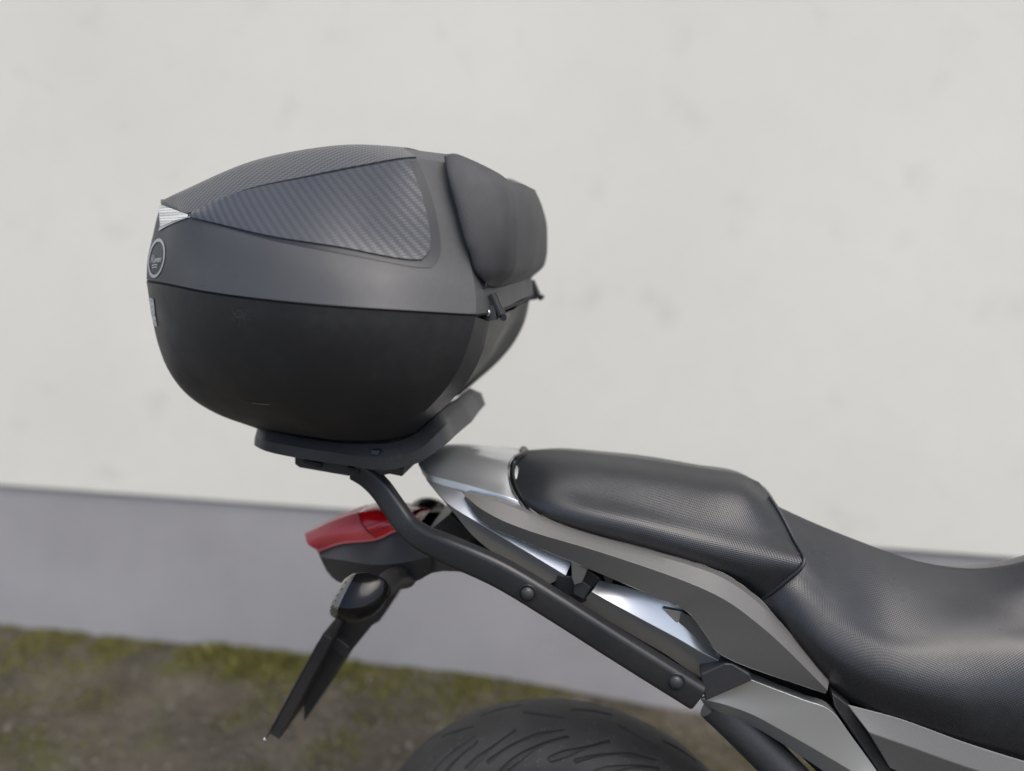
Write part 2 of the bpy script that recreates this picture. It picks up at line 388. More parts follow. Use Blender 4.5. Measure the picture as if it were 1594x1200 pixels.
# near side of the base, per level: silhouette, then towards the front corner
Bl = [
 [(228, 438, -.11), (262, 445, -.18), (322, 457, -.232), (403, 468, -.260), (494, 477, -.270), (560, 482, -.266), (640, 487, -.245), (741, 493, -.205)],
 [(235, 482, -.11), (270, 488, -.18), (330, 497, -.230), (408, 506, -.256), (496, 513, -.266), (560, 517, -.262), (637, 520, -.242), (733, 524, -.204)],
 [(245, 532, -.11), (282, 538, -.175), (342, 545, -.222), (415, 551, -.246), (498, 556, -.255), (558, 559, -.251), (630, 561, -.234), (719, 564, -.200)],
 [(263, 578, -.11), (302, 584, -.168), (360, 590, -.208), (428, 595, -.230), (500, 599, -.238), (556, 602, -.235), (618, 603, -.222), (697, 601, -.193)],
 [(291, 614, -.105), (332, 621, -.156), (386, 627, -.188), (445, 632, -.206), (505, 636, -.214), (553, 638, -.212), (606, 638, -.202), (668, 634, -.182)],
 [(335, 643, -.10), (376, 650, -.138), (420, 655, -.162), (468, 660, -.178), (515, 663, -.184), (552, 665, -.183), (592, 664, -.176), (638, 660, -.162)],
 [(400, 667, -.09), (428, 671, -.112), (458, 676, -.126), (492, 681, -.136), (524, 685, -.140), (550, 686, -.140), (575, 686, -.138), (604, 684, -.132)],
]
ridge = [(761, 500, -.165), (755, 535, -.163), (743, 567, -.160), (726, 596, -.155), (702, 624, -.148), (674, 649, -.138), (645, 674, -.125)]
rails = []
for lv in Bl:
    pts = P(*lv); s0 = pts[0]
    rails.append([np.array([s0[0]-0.040, 0, s0[2]+0.002]), np.array([s0[0]-0.026, -0.055, s0[2]+0.001])]+pts)
base = MB(); base.loft(rails, nu=46, n_total=26, mirror=True)
cham = [r[-1] for r in rails]; rd = P(*ridge)
fc = [np.array([q[0]-0.004-0.010*min(1, i/2), -0.10, q[2]]) for i, q in enumerate(rd)]
fc0 = [np.array([q[0]+0.002-0.010*min(1, i/2), 0, q[2]]) for i, q in enumerate(rd)]
base.loft([cham, rd], nu=26, nv=3, lin=True, mirror=True)
base.loft([rd, fc, fc0], nu=26, nv=3, mirror=True)
bo = rails[-1]; bc = [np.array([q[0], 0, q[2]-0.004]) for q in bo]
base.loft([bo, bc], nu=46, nv=1, lin=True, mirror=True, auto=False)
case_base = base.build('base', 'case_black', case, smooth=24)

# lid
def up(l, d): return [(a, b+d, c) for a, b, c in l]
L0 = up(Bl[0], -4)
L1 = [(230, 402, -.105), (262, 404, -.172), (322, 414, -.222), (403, 425, -.249), (494, 434, -.258), (560, 439, -.253), (640, 445, -.233), (740, 452, -.196)]
L2 = [(238, 366, -.098), (262, 353, -.150), (296, 338, -.192), (380, 360, -.226), (480, 382, -.239), (560, 397, -.235), (640, 405, -.220), (731, 405, -.188)]
L2b = [(244, 340, -.094), (268, 338, -.145), (296, 335, -.190), (384, 330, -.212), (480, 330, -.218), (560, 332, -.214), (635, 330, -.205), (714, 330, -.180)]
L3 = [(251, 317, -.090), (274, 326, -.140), (297, 333, -.185), (385, 297, -.193), (476, 277, -.196), (560, 260, -.192), (645, 247, -.184), (694, 253, -.172)]
def ext(l, dx=0.036):
    pts = P(*l); s0 = pts[0]
    return [np.array([s0[0]-dx, 0, s0[2]+0.002]), np.array([s0[0]-dx*0.64, -0.052, s0[2]+0.001])]+pts
lr = [ext(L0), ext(L1), ext(L2), ext(L2b, 0.030), ext(L3, 0.026)]
lid = MB(); lid.loft(lr, nu=60, n_total=34, mirror=True)
L4 = [(251.5, 316, -.075), (268, 307, -.11), (290, 297, -.125), (385, 256, -.13), (471, 236, -.125), (545, 228, -.12), (625, 232, -.115), (694, 240, -.11)]
t3 = lr[-1]; t4 = ext(L4, 0.024)
t5 = [np.array([q[0], 0, q[2]+0.003]) for q in t4]
t45 = [(a+b)/2*np.array([1, 1, 1])+np.array([0, 0, 0.002]) for a, b in zip(t4, t5)]
t34 = [(a*0.5+b*0.5)+np.array([0, 0, 0.003 if i < 8 else 0.0]) for i, (a, b) in enumerate(zip(t3, t4))]
lid.loft([t3, t34, t4, t45, t5], nu=60, n_total=17, mirror=True)
fr = [r[-1] for r in lr]                                   # front corner line, bottom to top
fr2 = [q+np.array([0.014, 0.045, 0]) for i, q in enumerate(fr)]
fr3 = [np.array([q[0]+0.020, 0, q[2]+0.003]) for q in fr]
lid.loft([fr, fr2, fr3], nu=20, nv=4, mirror=True)
tp = [t3[-1], t34[-1], t4[-1], t45[-1], t5[-1]]
tq = [np.array([q[0]+0.012, q[1]*.95, q[2]-0.022]) for q in tp]
lid.loft([tp, tq], nu=12, nv=2, lin=True, mirror=True, auto=False)
lid_o = lid.build('lid', 'case_lid', case, smooth=26)

# dark gap along the seam
g0 = [q*np.array([1, .985, 1])+np.array([0, 0, 0]) for q in ext(up(Bl[0], -6))]; g1 = [q*np.array([1, .985, 1]) for q in ext(up(Bl[0], 3))]
sg = MB(); sg.loft([g0, g1], nu=46, nv=1, lin=True, mirror=True)
h0 = [g0[-1], g0[-1]+np.array([.014, .04, 0]), np.array([g0[-1][0]+.02, 0, g0[-1][2]])]; h1 = [q-np.array([0, 0, .004]) for q in h0]
sg.loft([h0, h1], nu=10, nv=1, lin=True, mirror=True)
sg.build('seam_gap', 'case_groove', case)

def bvh(o): 
    me = o.data; return BVHTree.FromPolygons([v.co.copy() for v in me.vertices], [tuple(f.vertices) for f in me.polygons])
BV_lid, BV_base = bvh(lid_o), bvh(case_base)
def hit(px, py, tree, off):
    d = Vector(FWD + RGT*((px-797)/FPX) + UPV*((600-py)/FPX)).normalized()
    h, n, _, _ = tree.ray_cast(Vector(CAM), d)
    if h is None: return None
    if n.dot(d) > 0: n = -n
    return np.array(h+n*off)
def patch(rows, tree, off, nu, nv, lin=False):
    """rows: photo polylines lying on the shell; returns a grid of points on it"""
    R = [spline([(a, b, 0) for a, b in r], nu) for r in rows]
    G = []
    for i in range(nu):
        c_ = [R[k][i] for k in range(len(R))]
        G.append(spline(c_, nv) if not lin else spline([c_[0], c_[-1]], nv))
    out = []
    for row in G:
        o_ = [hit(q[0], q[1], tree, off) for q in row]
        good = [q for q in o_ if q is not None]
        out.append([q if q is not None else good[0] for q in o_])
    return np.array(out)
def side_uv(G): return [[(q[0], q[2]) for q in r] for r in G]

# recess border + carbon side panel
lo = [(300, 339), (349, 351), (426, 369), (540, 387), (608, 400), (645, 404.5), (671, 404.5)]
hi = [(300, 333), (345, 311), (400, 294), (476, 279), (560, 262.5), (615, 253.5), (636, 251)]
rmid = [(300, 336), (348, 331), (413, 331), (508, 331), (584, 331), (630, 329), (654, 328)]
def bulge(rows, amt):
    out = []
    for k, r in enumerate(rows):
        t = k/(len(rows)-1); out.append([(a+amt*math.sin(math.pi*t)*(i/(len(r)-1))**4, b) for i, (a, b) in enumerate(r)])
    return out
def panel_rows(lo, hi, amt, cut):
    ts = [0, .03, .07, .12, .2, .35, .5, .65, .8, .92, 1]; out = []
    for t in ts:
        r = [(a[0]*(1-t)+b[0]*t, a[1]*(1-t)+b[1]*t) for a, b in zip(lo, hi)]
        c_ = cut*max(0, 1-t/.2)**2.4
        out.append([(a+(amt*math.sin(math.pi*t)-c_)*(i/(len(r)-1))**4, b) for i, (a, b) in enumerate(r)])
    return out
rows = panel_rows(lo, hi, 9, 15)
lo2 = [(294, 337.5), (349, 353), (426, 374), (540, 396), (610, 409), (655, 416), (688, 417)]
hi2 = [(294, 334), (345, 309), (400, 292), (476, 277), (560, 260.5), (620, 251), (650, 250)]
rows2 = panel_rows(lo2, hi2, 10, 17)
Gt = patch(rows2, BV_lid, 0.0006, 60, 26)
MB().grid(Gt, uv=side_uv(Gt)).build('panel_trim', 'trim_satin', case)
Gc = patch(rows, BV_lid, 0.0026, 60, 28)
mb = MB().grid(Gc, uv=side_uv(Gc))
Gb = patch(rows, BV_lid, 0.0002, 60, 28)
for e in ((Gc[:, 0], Gb[:, 0]), (Gc[:, -1], Gb[:, -1]), (Gc[0], Gb[0]), (Gc[-1], Gb[-1])):
    mb.grid(np.array(e).transpose(1, 0, 2))
cp = mb.build('carbon_side_panel', 'carbon', case, smooth=40)
far = cp.copy(); col.objects.link(far); far.data = cp.data.copy(); far.name = 'carbon_side_panel'
for v in far.data.vertices: v.co.y *= -1
far.parent = case
tr = MB().grid(Gt*np.array([1, -1, 1]), uv=side_uv(Gt)).build('panel_trim', 'trim_satin', case)
# carbon top panel (rear tip to the step before the pad)
n_ = 46
R = [spline(r[2:], 60)[:n_+6] for r in (t3, t34, t4, t45, t5)]
R = np.array(R); Gtop = np.array([spline(R[:, i], 17) for i in range(R.shape[1])])
nrm = np.array([0, -0.25, 1.0])*0.0022
Gtop = Gtop+nrm*np.array([1, 1, 1])
Gtop[:, -1, 1] = 0
mb = MB().grid(Gtop, uv=[[(q[0], -q[1]) for q in r] for r in Gtop], mirror=True)
mb.grid(np.stack([Gtop[-1], Gtop[-1]-np.array([0, 0, .004])]), mirror=True)
mb.grid(np.stack([Gtop[:, 0], Gtop[:, 0]-np.array([0, -.001, .003])]), mirror=True)
mb.build('carbon_top_panel', 'carbon', case, smooth=40)

# rear reflector, maker's badge, worn sticker, scuffs
Gr = patch([[(249.5, 318), (262, 323), (278, 329), (294, 335)], [(249.5, 332), (262, 335), (278, 337), (294, 337)], [(251, 352), (258, 351), (274, 344), (294, 339)]], BV_lid, 0.0016, 14, 8)
MB().grid(Gr).build('rear_reflector', 'reflector', case)
Ge = patch([[(250, 353), (262, 348), (278, 342), (296, 337)], [(248, 360), (262, 352), (279, 344.5), (298, 338)]], BV_lid, 0.0012, 14, 2)
MB().grid(Ge).build('reflector_edge', 'decal_white', case)
def ring(cx, cy, rx, ry, wd, tilt, tree, name, mat):
    G = []
    for i in range(41):
        a = 2*math.pi*i/40; row = []
        for s_ in (1-wd, 1):
            x = rx*s_*math.cos(a); y = ry*s_*math.sin(a)
            row.append(hit(cx+x*math.cos(tilt)-y*math.sin(tilt), cy+x*math.sin(tilt)+y*math.cos(tilt), tree, 0.0009))
        if None in [type(q) if q is None else 1 for q in row]: continue
        G.append(row)
    return MB().grid(np.array(G)).build(name, mat, case)
ring(244.5, 402, 12.5, 31, 0.16, math.radians(9), BV_lid, 'badge', 'decal_white')
def strokes(name, mat, lines, wd, tree, parent=case):
    mb = MB()
    for ln in lines:
        q = spline([(a, b, 0) for a, b in ln], max(2, 3*(len(ln)-1)+1)); G = []
        for i in range(len(q)):
            t = q[min(i+1, len(q)-1)]-q[max(i-1, 0)]; t = t/np.linalg.norm(t); n = np.array([-t[1], t[0], 0])*wd/2
            a, b = hit(*(q[i]+n)[:2], tree, 0.0010), hit(*(q[i]-n)[:2], tree, 0.0010)
            if a is not None and b is not None: G.append([a, b])
        if len(G) > 1: mb.grid(np.array(G))
    return mb.build(name, mat, parent, merge=0)
# badge lettering: a short script word and two dashes
tx = []
def L(x, y): return (234.8+x*1.0+y*0.12, 409.5-y-x*0.10)
tx += [[L(1, 0), L(1.8, 6), L(2.2, 11)], [L(2.2, 11), L(5, 10.5), L(4.4, 6.5), L(2, 5.8)], [L(3, 5.6), L(5, 0)]]                     # R
tx += [[L(7.4, 6), L(5.9, 4), L(6.4, 0.3), L(8, 1.5), L(8.2, 5), L(7.2, 6.3)]]                                                  # o
tx += [[L(9.2, 0), L(9.5, 6)], [L(9.5, 5), L(10.8, 6.3), L(11, 0)], [L(11.2, 5), L(12.3, 6.3), L(12.5, 0)]]                      # m
tx += [[L(13.4, 3), L(14.6, 4), L(14.2, 6.2), L(13.3, 4), L(13.8, 0.4), L(15, 1)]]                                              # e
tx += [[L(15.8, 0), L(16.1, 6)], [L(16.1, 4.6), L(17.4, 6.4)]]                                                                # r
strokes('badge_lettering', 'decal_white', tx, 0.95, BV_lid)
strokes('badge_dash', 'decal_white', [[L(3.5, -4.2), L(8, -3.2), L(12, -4.2)], [L(4.0, -8.0), L(8, -7.0), L(12, -8.2)]], 1.7, BV_lid)
Gs = patch([[(232.5, 462), (240, 465)], [(236.5, 488), (242.5, 488)], [(240, 505), (246, 509)]], BV_base, 0.0010, 4, 8)
MB().grid(Gs).build('worn_sticker', 'sticker_worn', case)
sc_ = []
for i in range(17):
    x, y = 360+rng.uniform(0, 26), 478+rng.uniform(0, 20); a = rng.normal(0.5, 0.6); l = rng.uniform(4, 12)
    sc_.append([(x, y), (x+l*0.5*math.cos(a)+rng.normal(0, .6), y+l*0.5*math.sin(a)), (x+l*math.cos(a), y+l*math.sin(a))])
sc_ += [[(361, 476), (365, 486), (370, 492)], [(374, 488), (374.5, 500), (373, 510)]]
strokes('scuff_mark', 'scuff', sc_, 0.55, BV_base)
for ln_ in ([(366, 619), (385, 624), (398, 626)], [(372, 622), (390, 627)], [(420, 627), (436, 626)], [(276, 574), (300, 592), (326, 604)]): strokes('scuff_mark', 'scuff', [ln_], 0.6, BV_base)
strokes('scuff_mark', 'scuff_bright', [[(393, 626), (406, 628), (420, 628.5)]], 1.0, BV_base)
for ln_ in ([(326, 420), (330, 423)], [(365, 428), (369, 427)], [(310, 442), (318, 443)]): strokes('scuff_mark', 'scuff', [ln_], 1.0, BV_lid)

# backrest pad
pl = P((694, 247, -.186), (698, 276, -.190), (711, 324, -.194), (724, 373, -.196), (733, 396, -.194), (740, 422, -.190), (756, 440, -.182))
pb = [q+np.array([-0.006, 0.03, 0]) for q in pl]
pm = P((715, 243, -.175), (728, 282, -.186), (742, 326, -.190), (752, 372, -.191), (758, 398, -.189), (760, 424, -.186), (762, 443, -.178))
pc1 = P((770, 266, -.140), (778, 292, -.160), (785, 333, -.170), (788, 374, -.172), (787, 400, -.171), (783, 424, -.168), (767, 445, -.166))
pc2 = P((796, 284, -.100), (800, 305, -.128), (804, 340, -.144), (804, 378, -.148), (803, 402, -.148), (797, 426, -.148), (773, 447, -.154))
pf = [np.array([q[0]+0.007, -0.06, q[2]+0.001]) for q in pc2]
p0 = [np.array([q[0]+0.008, 0, q[2]+0.001]) for q in pc2]
pad = MB(); prs = [pb, pl, pm, pc1, pc2, pf, p0]
pad.loft(prs[:5], nu=36, n_total=28, mirror=True); pad.loft(prs[4:], nu=36, n_total=14, mirror=True)
# top roll and bottom roll, turning in to the lid
def roll(idx, dz, dx):
    ks = [0.0, 0.1, 0.5, 1, 1, 1, 1]
    a = [r[idx] for r in prs]; b = [q+np.array([dx*0.45*k_, 0, dz]) for q, k_ in zip(a, ks)]; c = [q+np.array([dx*k_, 0, -dz*1.5]) for q, k_ in zip(a, ks)]
    c = [np.array([q[0], q[1]*0.93, q[2]]) for q in c]
    pad.loft([a, b, c], nu=30, nv=4, mirror=True, auto=False)
roll(0, 0.003, -0.026); roll(-1, -0.006, -0.04)
pad.build('backrest_pad', 'pad_fabric', case, smooth=30, bevel=0.004, seg=4)

# lid hinges
def hinge(sgn):
    h = p(764, 482, -.158)+np.array([0.004, -0.004, 0.002])
    def q(dx, dy, dz): v = h+np.array([dx, dy, dz]); return v if sgn < 0 else mir(v)
    def bar(mb, a, b, sx, sy): 
        mb.tube(np.array([q(*a), q(*b)]), rrect(sx, sy, min(sx, sy)*0.4, 2), up=(0, 1, 0))
    mb = MB(); bar(mb, (-0.001, 0, -0.013), (-0.003, 0, 0.004), 0.008, 0.013)
    o = mb.build('hinge', 'rack_black', case, smooth=30, recalc='closed')
    for dy in (-0.011, -0.002, 0.009):
        mb = MB(); bar(mb, (0.011, dy, -0.009), (-0.001, dy, 0.017), 0.0026, 0.0020)
        mb.build('hinge_arm', 'trim_satin', o, smooth=30, recalc='closed')
    mb = MB(); bar(mb, (0.015, -0.010, -0.010), (0.015, 0.010, -0.010), 0.004, 0.004)
    mb.v = mb.v; mb2 = MB(); mb2.tube(np.array([q(0.014, -0.013, -0.009), q(0.014, 0.011, -0.009)]), circ(0.0042, 10), up=(0, 0, 1)); mb2.build('hinge_bar', 'trim_satin', o, recalc='closed')
    mb = MB(); mb.ball(q(-0.004, -0.0135, -0.004), 0.0042, nu=10, nv=6); mb.build('hinge_pin', 'bright_metal', o)
hinge(-1); hinge(1)

# ================================================================== MOTORCYCLE
bike = thing('motorcycle', 'black and silver motorcycle rear end with textured seat and luggage rack', 'motorcycle')
def pair(name, mb, mat, parent, **kw):
    """near part and its mirror image on the far side"""
    o = mb.build(name, mat, parent, **kw)
    m2 = MB(); m2.v = [(a, -b, c) for a, b, c in mb.v]; m2.uv = list(mb.uv); m2.f = [f[::-1] for f in mb.f]
    return o, m2.build(name, mat, parent, **kw)

# pillion seat -----------------------------------------------------
sT = PY(0, (822, 701), (866, 700), (934, 706), (1000, 714), (1090, 728), (1150, 737), (1181, 750))
sA = P((806, 719, -0.030), (860, 721, -0.040), (930, 729, -0.044), (1000, 739, -0.048), (1090, 756, -0.050), (1160, 769, -0.050), (1210, 792, -0.036))
sB = P((795, 747, -0.060), (850, 755, -0.082), (920, 771, -0.088), (1000, 788, -0.095), (1090, 809, -0.099), (1168, 827, -0.092), (1237, 843, -0.076))
sC = P((803, 770, -0.085), (850, 783, -0.104), (920, 799, -0.116), (1000, 817, -0.122), (1090, 841, -0.124), (1170, 862, -0.118), (1251, 876, -0.106))
sD = P((818, 789, -0.098), (862, 806, -0.112), (925, 823, -0.121), (1000, 842, -0.126), (1090, 869, -0.128), (1160, 890, -0.122), (1224, 903, -0.112))
sE = P((846, 806, -0.108), (890, 830, -0.098), (942, 846, -0.102), (1000, 864, -0.104), (1075, 888, -0.106), (1132, 910, -0.106), (1187, 932, -0.106))
sF = [np.array([q[0], -.07, q[2]-.02]) for q in sE]
prs = [sT, sA, sB, sC, sD, sE, sF]
ps = MB(); ps.loft(prs, nu=70, n_total=46, mirror=True)
fe = [r[-1] for r in prs]; f2 = [q+np.array([0.0015, 0.003, -0.006]) for q in fe]; f3 = [q*np.array([1, .92, 1])+np.array([-0.012, 0, -0.020]) for q in fe]
ps.loft([fe, f2, f3], nu=46, nv=3, mirror=True, auto=False)
pip = spline([q+np.array([0.0, -0.0015, 0.0008]) for q in fe[:-1]], 44)
pipe = MB(); pipe.tube(pip[5:], circ(0.0024, 8), up=(1, 0, 0.3))
re = [r[0] for r in prs]; r2 = [q*np.array([1, .99, 1])+np.array([-0.009, 0, -0.006]) for q in re]; r3 = [q*np.array([1, .9, 1])+np.array([0.006, 0, -0.03]) for q in re]
ps.loft([re, r2, r3], nu=46, nv=3, mirror=True, auto=False)
ps_o = ps.build('pillion_seat', 'seat_vinyl', bike, smooth=50); pipe.build('piping', 'seat_vinyl', ps_o, smooth=60, recalc='closed')
# edge trim round the back of the pillion seat
tpth = P((806, 714, -.026), (799, 725, -.038), (797, 738, -.052), (801, 757, -.072), (812, 779, -.094), (826, 796, -.109), (842, 808, -.112))
tfull = list(reversed(tpth))+[p(815, 708, -.010), mir(p(815, 708, -.010))]+[mir(q) for q in tpth]
mb = MB(); mb.tube(spline(tfull, 70), circ(0.0046, 10), up=(0.3, 0, 1)); rim_ = mb.build('seat_rim', 'gloss_black', bike, recalc='closed')
mb = MB(); mb.tube(spline([q+np.array([-0.0055, 0.0, 0.002]) for q in tfull[:8]], 40), circ(0.0016, 8), up=(0.3, 0, 1)); mb.build('seat_rim_edge', 'seat_edge', rim_, recalc='closed')

# rider seat -------------------------------------------------------
rT = PY(0, (1180, 772), (1213, 789), (1277, 818), (1364, 852), (1420, 871), (1469, 881), (1521, 885), (1567, 880), (1600, 872), (1680, 845), (1800, 800))
rA = PY(-.045, (1190, 806), (1228, 830), (1290, 864), (1370, 900), (1428, 916), (1480, 924), (1535, 926), (1585, 921), (1622, 914), (1700, 893), (1825, 850))
rB = P((1200, 852, -0.068), (1244, 880, -0.083), (1300, 938, -0.104), (1378, 980, -0.106), (1434, 985, -0.103), (1490, 981, -0.098), (1545, 976, -0.092), (1598, 971, -0.086), (1645, 967, -0.082), (1725, 955, -0.080), (1855, 930, -0.080))
rC = P((1196, 882, -0.093), (1236, 914, -0.108), (1290, 968, -0.124), (1374, 1012, -0.130), (1436, 1022, -0.128), (1496, 1022, -0.124), (1555, 1018, -0.120), (1612, 1013, -0.116), (1662, 1010, -0.112), (1748, 1000, -0.110), (1885, 975, -0.110))
rD = P((1188, 915, -0.103), (1224, 958, -0.118), (1285, 1018, -0.138), (1366, 1062, -0.146), (1432, 1080, -0.148), (1500, 1092, -0.148), (1560, 1098, -0.146), (1622, 1104, -0.144), (1676, 1108, -0.142), (1765, 1112, -0.140), (1910, 1105, -0.140))
rE = P((1180, 942, -0.105), (1218, 985, -0.109), (1285, 1062, -0.120), (1360, 1114, -0.128), (1430, 1138, -0.132), (1504, 1162, -0.134), (1562, 1178, -0.134), (1626, 1196, -0.134), (1690, 1215, -0.134), (1790, 1240, -0.134), (1940, 1270, -0.134))
rF = [np.array([q[0], -.08, q[2]-.012]) for q in rE]
rs = MB(); rs.loft([rT, rA, rB, rC, rD, rE, rF], nu=90, n_total=50, mirror=True)
rs.build('rider_seat', 'seat_vinyl', bike, smooth=50)

# subframe behind the panels ---------------------------------------
mb = MB()
out = P((700, 770, -.085), (735, 790, -.09), (800, 795, -.09), (890, 840, -.09), (1000, 872, -.09), (1130, 920, -.09), (1190, 945, -.09), (1230, 1000, -.09), (1300, 1090, -.09), (1420, 1150, -.09), (1600, 1200, -.09),
        (1640, 1330, -.09), (1400, 1330, -.09), (1300, 1230, -.09), (1200, 1130, -.09), (1080, 1070, -.09), (960, 990, -.09), (850, 910, -.09), (760, 850, -.09))
mb.prism(out, 0.09); mb.build('subframe', 'subframe_black', bike, smooth=20, recalc='closed')

# tail fairing top --------------------------------------------------
tc = PY(0, (664, 702), (690, 698), (730, 698), (771, 703), (815, 708), (850, 715))
ta = P((655, 712, -.030), (672, 711, -.035), (722, 713, -.038), (768, 720, -.040), (805, 728, -.042), (845, 740, -.045))
tb = P((651, 722, -.055), (668, 730, -.066), (718, 742, -.072), (762, 752, -.076), (796, 763, -.080), (830, 780, -.080))
te = P((655, 730, -.062), (667, 738, -.074), (714, 751, -.086), (756, 763, -.092), (795, 775, -.098), (828, 790, -.098))
ts = P((658, 738, -.063), (670, 750, -.077), (718, 764, -.089), (758, 775, -.095), (800, 788, -.101), (830, 802, -.101))
mb = MB(); mb.loft([tc, ta, tb, te], nu=40, n_total=18, mirror=True); mb.loft([te, ts], nu=40, nv=2, lin=True, mirror=True)
end = [r[0] for r in (tc, ta, tb, te, ts)]; e2 = [q+np.array([0.010, 0.006, -0.016]) for q in end]
mb.loft([end, e2], nu=16, nv=2, lin=True, mirror=True, auto=False)
mb.build('tail_fairing', 'silver_paint', bike, smooth=30, bevel=0.0015, seg=2)

# silver side panels ------------------------------------------------
u1 = P((662, 744, -0.070), (690, 756, -0.087), (721, 766, -0.097), (790, 800, -0.110), (845, 838, -0.118), (892, 870, -0.124))
m1 = P((667, 752, -0.078), (682, 768, -0.098), (700, 786, -0.109), (760, 823, -0.125), (820, 859, -0.131), (881, 896, -0.136))
l1 = P((671, 757, -.070), (684, 772, -.090), (703, 794, -.106), (738, 836, -.112), (796, 880, -.118), (850, 912, -.122))
mb = MB(); mb.loft([u1, m1], nu=30, nv=3, lin=True); mb.loft([m1, l1], nu=30, nv=3, lin=True); pair('side_panel', mb, 'silver_paint', bike, smooth=25, bevel=0.0036, seg=4, solid=0.003)
u2 = P((933, 903, -0.130), (970, 912, -0.130), (1020, 928, -0.130), (1066, 948, -0.130), (1098, 985, -0.130), (1130, 1022, -0.130))
m2_ = P((921, 921, -.146), (960, 943, -.146), (1010, 970, -.146), (1055, 994, -.146), (1090, 1014, -.146), (1130, 1034, -.146))
l2 = P((905, 940, -.124), (945, 965, -.124), (990, 992, -.124), (1035, 1018, -.124), (1070, 1042, -.124), (1100, 1060, -.124))
mb = MB(); mb.loft([u2, m2_], nu=30, nv=3, lin=True); mb.loft([m2_, l2], nu=30, nv=3, lin=True); pair('side_panel', mb, 'silver_paint', bike, smooth=25, bevel=0.0036, seg=4, solid=0.003)
u3 = P((1168, 1046, -.130), (1210, 1064, -.130), (1250, 1080, -.130), (1288, 1094, -.130), (1320, 1140, -.130), (1440, 1300, -.130))
m3 = P((1166, 1057, -.146), (1205, 1072, -.146), (1250, 1089, -.146), (1292, 1105, -.146), (1330, 1152, -.146), (1450, 1320, -.146))
n3 = P((1090, 1088, -.140), (1125, 1096, -.146), (1170, 1112, -.150), (1215, 1136, -.152), (1320, 1197, -.154), (1440, 1275, -.154))
l3 = P((1096, 1097, -.125), (1118, 1114, -.128), (1166, 1128, -.130), (1205, 1150, -.132), (1290, 1206, -.134), (1410, 1290, -.134))
mb = MB(); mb.loft([u3, m3], nu=30, nv=2, lin=True); mb.loft([m3, n3], nu=30, nv=5, lin=True); mb.loft([n3, l3], nu=30, nv=3, lin=True); pair('side_panel', mb, 'silver_paint', bike, smooth=25, bevel=0.0036, seg=4, solid=0.003)

# grab rails --------------------------------------------------------
gu = P((719, 767, -.116), (735, 771, -.120), (770, 780, -.124), (812, 795, -.127), (845, 811, -.130), (891, 828, -.134), (976, 853, -.142), (1068, 878, -.146), (1126, 900, -.146), (1180, 938, -.144), (1220, 983, -.142), (1290, 1063, -.140))
gi = [q+np.array([0.004, 0.022, -0.004]) for q in gu]
gc = P((724, 772, -.122), (746, 790, -.140), (780, 809, -.150), (815, 823, -.154), (845, 833, -.157), (880, 843, -.160), (956, 866, -.167), (1075, 908, -.172), (1131, 935, -.172), (1180, 971, -.168), (1222, 1008, -.162), (1288, 1074, -.150))
gl = P((722, 776, -.116), (737, 797, -.128), (758, 818, -.136), (800, 836, -.142), (838, 853, -.146), (880, 870, -.150), (950, 899, -.158), (1030, 934, -.164), (1068, 951, -.164), (1100, 990, -.162), (1118, 1016, -.160), (1285, 1080, -.146))
gj = [q+np.array([0.004, 0.024, 0.004]) for q in gl]
mb = MB()
for a, b in ((gi, gu), (gu, gc), (gc, gl), (gl, gj)): mb.loft([a, b], nu=72, nv=2, lin=True)
mb.loft([gj, gi], nu=72, nv=1, lin=True, auto=False)
rails_o = pair('grab_rail', mb, 'grey_paint', bike, smooth=25, bevel=0.0055, seg=4)
lug = P((889, 872, -.152), (916, 884, -.152), (906, 907, -.150), (894, 911, -.150), (890, 900, -.151))
for s_ in (0, 1):
    mb = MB(); mb.prism(lug, -.135)
    l2_ = P((938, 893, -.150), (955, 900, -.150), (952, 909, -.149), (944, 908, -.149)); mbb = MB(); mbb.prism(l2_, -.138)
    if s_:
        for m_ in (mb, mbb): m_.v = [(a, -b, c) for a, b, c in m_.v]; m_.f = [f[::-1] for f in m_.f]
    mb.build('lug', 'grey_paint', rails_o[s_], bevel=0.0012, smooth=30, recalc='closed'); mbb.build('lug', 'rack_black', rails_o[s_], bevel=0.001, smooth=30, recalc='closed')
# rail foot plate in its pocket
ft = P((1062, 953, -.140), (1086, 965, -.140), (1119, 1017, -.140), (1100, 1004, -.140), (1058, 978, -.138), (1056, 968, -.138))
mb = MB(); mb.prism(ft, -.118); pair('rail_foot', mb, 'grey_paint', bike, bevel=0.0012, smooth=30, recalc='closed')
pk = P((1032, 947, -.1415), (1064, 952, -.136), (1057, 969, -.138), (1060, 978, -.138)); mb = MB(); mb.prism(pk, -.128); pair('pocket_wedge', mb, 'silver_paint', bike, bevel=0.001, smooth=30, recalc='closed')

gb = P((868, 893, -.134), (886, 897, -.134), (916, 886, -.134), (937, 901, -.134), (926, 914, -.134), (914, 936, -.134), (902, 942, -.134), (862, 918, -.134))
mb = MB(); mb.prism(gb, -.10); pair('panel_bridge', mb, 'arm_black', bike, bevel=0.003, seg=3, smooth=30, recalc='closed')
gb2 = P((893, 908, -.139), (908, 905, -.139), (921, 915, -.139), (908, 934, -.139), (892, 926, -.139))
mb = MB(); mb.prism(gb2, -.13); pair('bridge_boss', mb, 'rack_black', bike, bevel=0.002, seg=3, smooth=30, recalc='closed')

